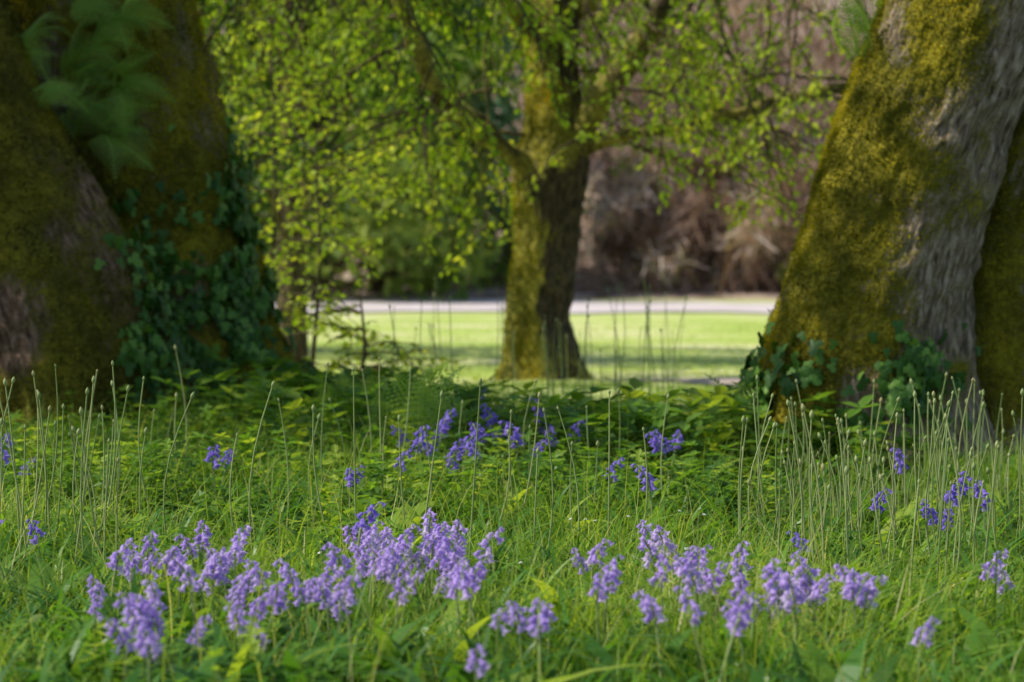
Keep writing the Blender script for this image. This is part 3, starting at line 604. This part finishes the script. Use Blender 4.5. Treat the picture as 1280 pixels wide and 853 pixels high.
bg=[(560,545,35,14,8),(620,530,22,22,5),(685,530,12,14,3),(555,510,14,10,2),(600,500,14,8,2),(440,577,10,5,2),(265,560,8,14,2),(830,545,14,25,3),(810,585,12,8,1),(770,560,10,10,1),(12,575,12,14,3),(1190,625,14,14,3),(1100,605,8,8,1),(1225,610,12,10,1),(1130,560,10,10,1),(62,640,10,6,1),(700,545,30,12,2),(500,550,20,12,2),(20,650,14,8,1),(450,670,12,6,1),(1020,665,12,10,1),(650,545,40,14,2)]
pts=[];[pts.extend(patch(*q,.27)) for q in bg]; bluebells('bluebell_patch',pts,M_bell_shaded,.26,.40)
# ---------------- seed-head stalks
def stalks(name,pts,hmin,hmax,lean=.05):
    acc=Acc()
    for b in pts:
        h=rng.uniform(hmin,hmax); l=rng.normal(0,lean,2); c=rng.normal(0,.03,2); s=np.linspace(0,1,7)
        p=np.stack([b[0]+l[0]*s*h+c[0]*np.sin(s*3),b[1]+l[1]*s*h+c[1]*np.sin(s*3),b[2]+h*s],-1); r=rng.random()*.8
        acc.add(*sweep(p,np.linspace(.0036,.0022,7),4),r)
        t=N3(p[-1]-p[-2]); u=np.linspace(0,1,6); kl=rng.uniform(.016,.03)
        acc.add(*sweep(p[-1]+t*(u*kl)[:,None],np.sin(np.pi*(.08+.88*u))*kl*.27,6),min(1,r+.15))
    V,Q,a=acc.get(); mesh_obj(name,V,[Q],M_stalk,{'rnd':a},smooth=True)
def spts(x0,x1,d0,d1,n):
    out=[]
    for _ in range(n):
        d=rng.uniform(d0,d1); x=(rng.uniform(x0,x1)-640)/F*d; out.append([x,d,float(H(x,d))-.01])
    return [o for o in out if not inside(np.array([o[0]]),np.array([o[1]]))[0]]
stalks('ribwort_stalks',spts(-30,150,7.4,9.5,36),.38,.68,.08)
stalks('ribwort_stalks',spts(920,1330,7,10.5,130),.3,.6,.08)
stalks('ribwort_stalks',spts(180,640,7.5,11,24),.38,.66,.08)
stalks('ribwort_stalks',spts(640,920,7.5,11,14),.33,.6,.08)
stalks('ribwort_stalks',spts(480,860,14,19,50),.5,.95,.08)
# daisies
x=rng.uniform(-1.3,1.0,12); y=rng.uniform(6.4,9,12); k=np.arange(12)/12*6.283
dv=[[0,0,.004]]+[[np.cos(a)*(.009 if i%2 else .006),np.sin(a)*(.009 if i%2 else .006),0] for i,a in enumerate(k)]
df=[[0,1+i,1+(i+1)%12] for i in range(12)]
V,Fs,idd=inst(dv,[np.array(df)],np.stack([x,y,H(x,y)+.13],-1),rotz(rng.uniform(0,6,12),rng.uniform(.1,.5,12)),np.ones((12,1)))
sv=Acc(); 
for a,b in zip(x,y): sv.add(*sweep(np.array([[a,b,H(a,b)-.01],[a,b,H(a,b)+.065],[a,b,H(a,b)+.13]]),[.0012]*3,3))
V2,Q2,_=sv.get()
mesh_obj('daisies',np.concatenate([V,V2]),[Fs[0],Q2+len(V)],[M_daisy,M_stalk],{'rnd':np.full(len(V)+len(V2),.5)},midx=[0]*len(Fs[0])+[1]*len(Q2))
acc=Acc(); a=G(375,0,13.4); b=G(470,0,13.2); p=smooth_path([a+[0,0,.1],(a+b)/2+[0,0,.14],b+[0,0,.08]],10); acc.add(*sweep(p,np.linspace(.012,.006,10),6),.1)
acc.add(*sweep(smooth_path([p[4],p[4]+[.1,-.1,.09],p[4]+[.2,-.12,.12]],5),np.linspace(.006,.003,5),5),.1)
bark_tubes('fallen_branch',acc,M_barkL,None)
# ---------------- light, camera
w=bpy.data.worlds.new('World'); scene.world=w; w.use_nodes=True; ns=w.node_tree.nodes; ln=w.node_tree.links
sky=ns.new('ShaderNodeTexSky'); sky.sky_type='NISHITA'; sky.sun_disc=False
el=math.asin(SUN[2]); sky.sun_elevation=el; sky.sun_rotation=math.atan2(SUN[0],SUN[1])
bgn=ns['Background']; ln.new(sky.outputs[0],bgn.inputs[0]); bgn.inputs[1].default_value=.15
l=bpy.data.lights.new('sun','SUN'); l.energy=5; l.angle=math.radians(.53); l.color=(1,.94,.80)
lo=bpy.data.objects.new('sun',l); scene.collection.objects.link(lo); lo.rotation_euler=Vector(SUN).to_track_quat('Z','Y').to_euler()
cd=bpy.data.cameras.new('camera'); cam=bpy.data.objects.new('camera',cd); scene.collection.objects.link(cam); scene.camera=cam
cam.location=(0,0,CAMZ); cam.rotation_euler=(math.radians(90)-math.atan((853/2-HOR)/F),0,0)
cd.lens=85; cd.sensor_width=36; cd.clip_start=.05; cd.clip_end=2000
cd.dof.use_dof=True; cd.dof.focus_distance=8.0; cd.dof.aperture_fstop=3.1
scene.view_settings.view_transform='Standard'; scene.view_settings.look='None'; scene.view_settings.exposure=0
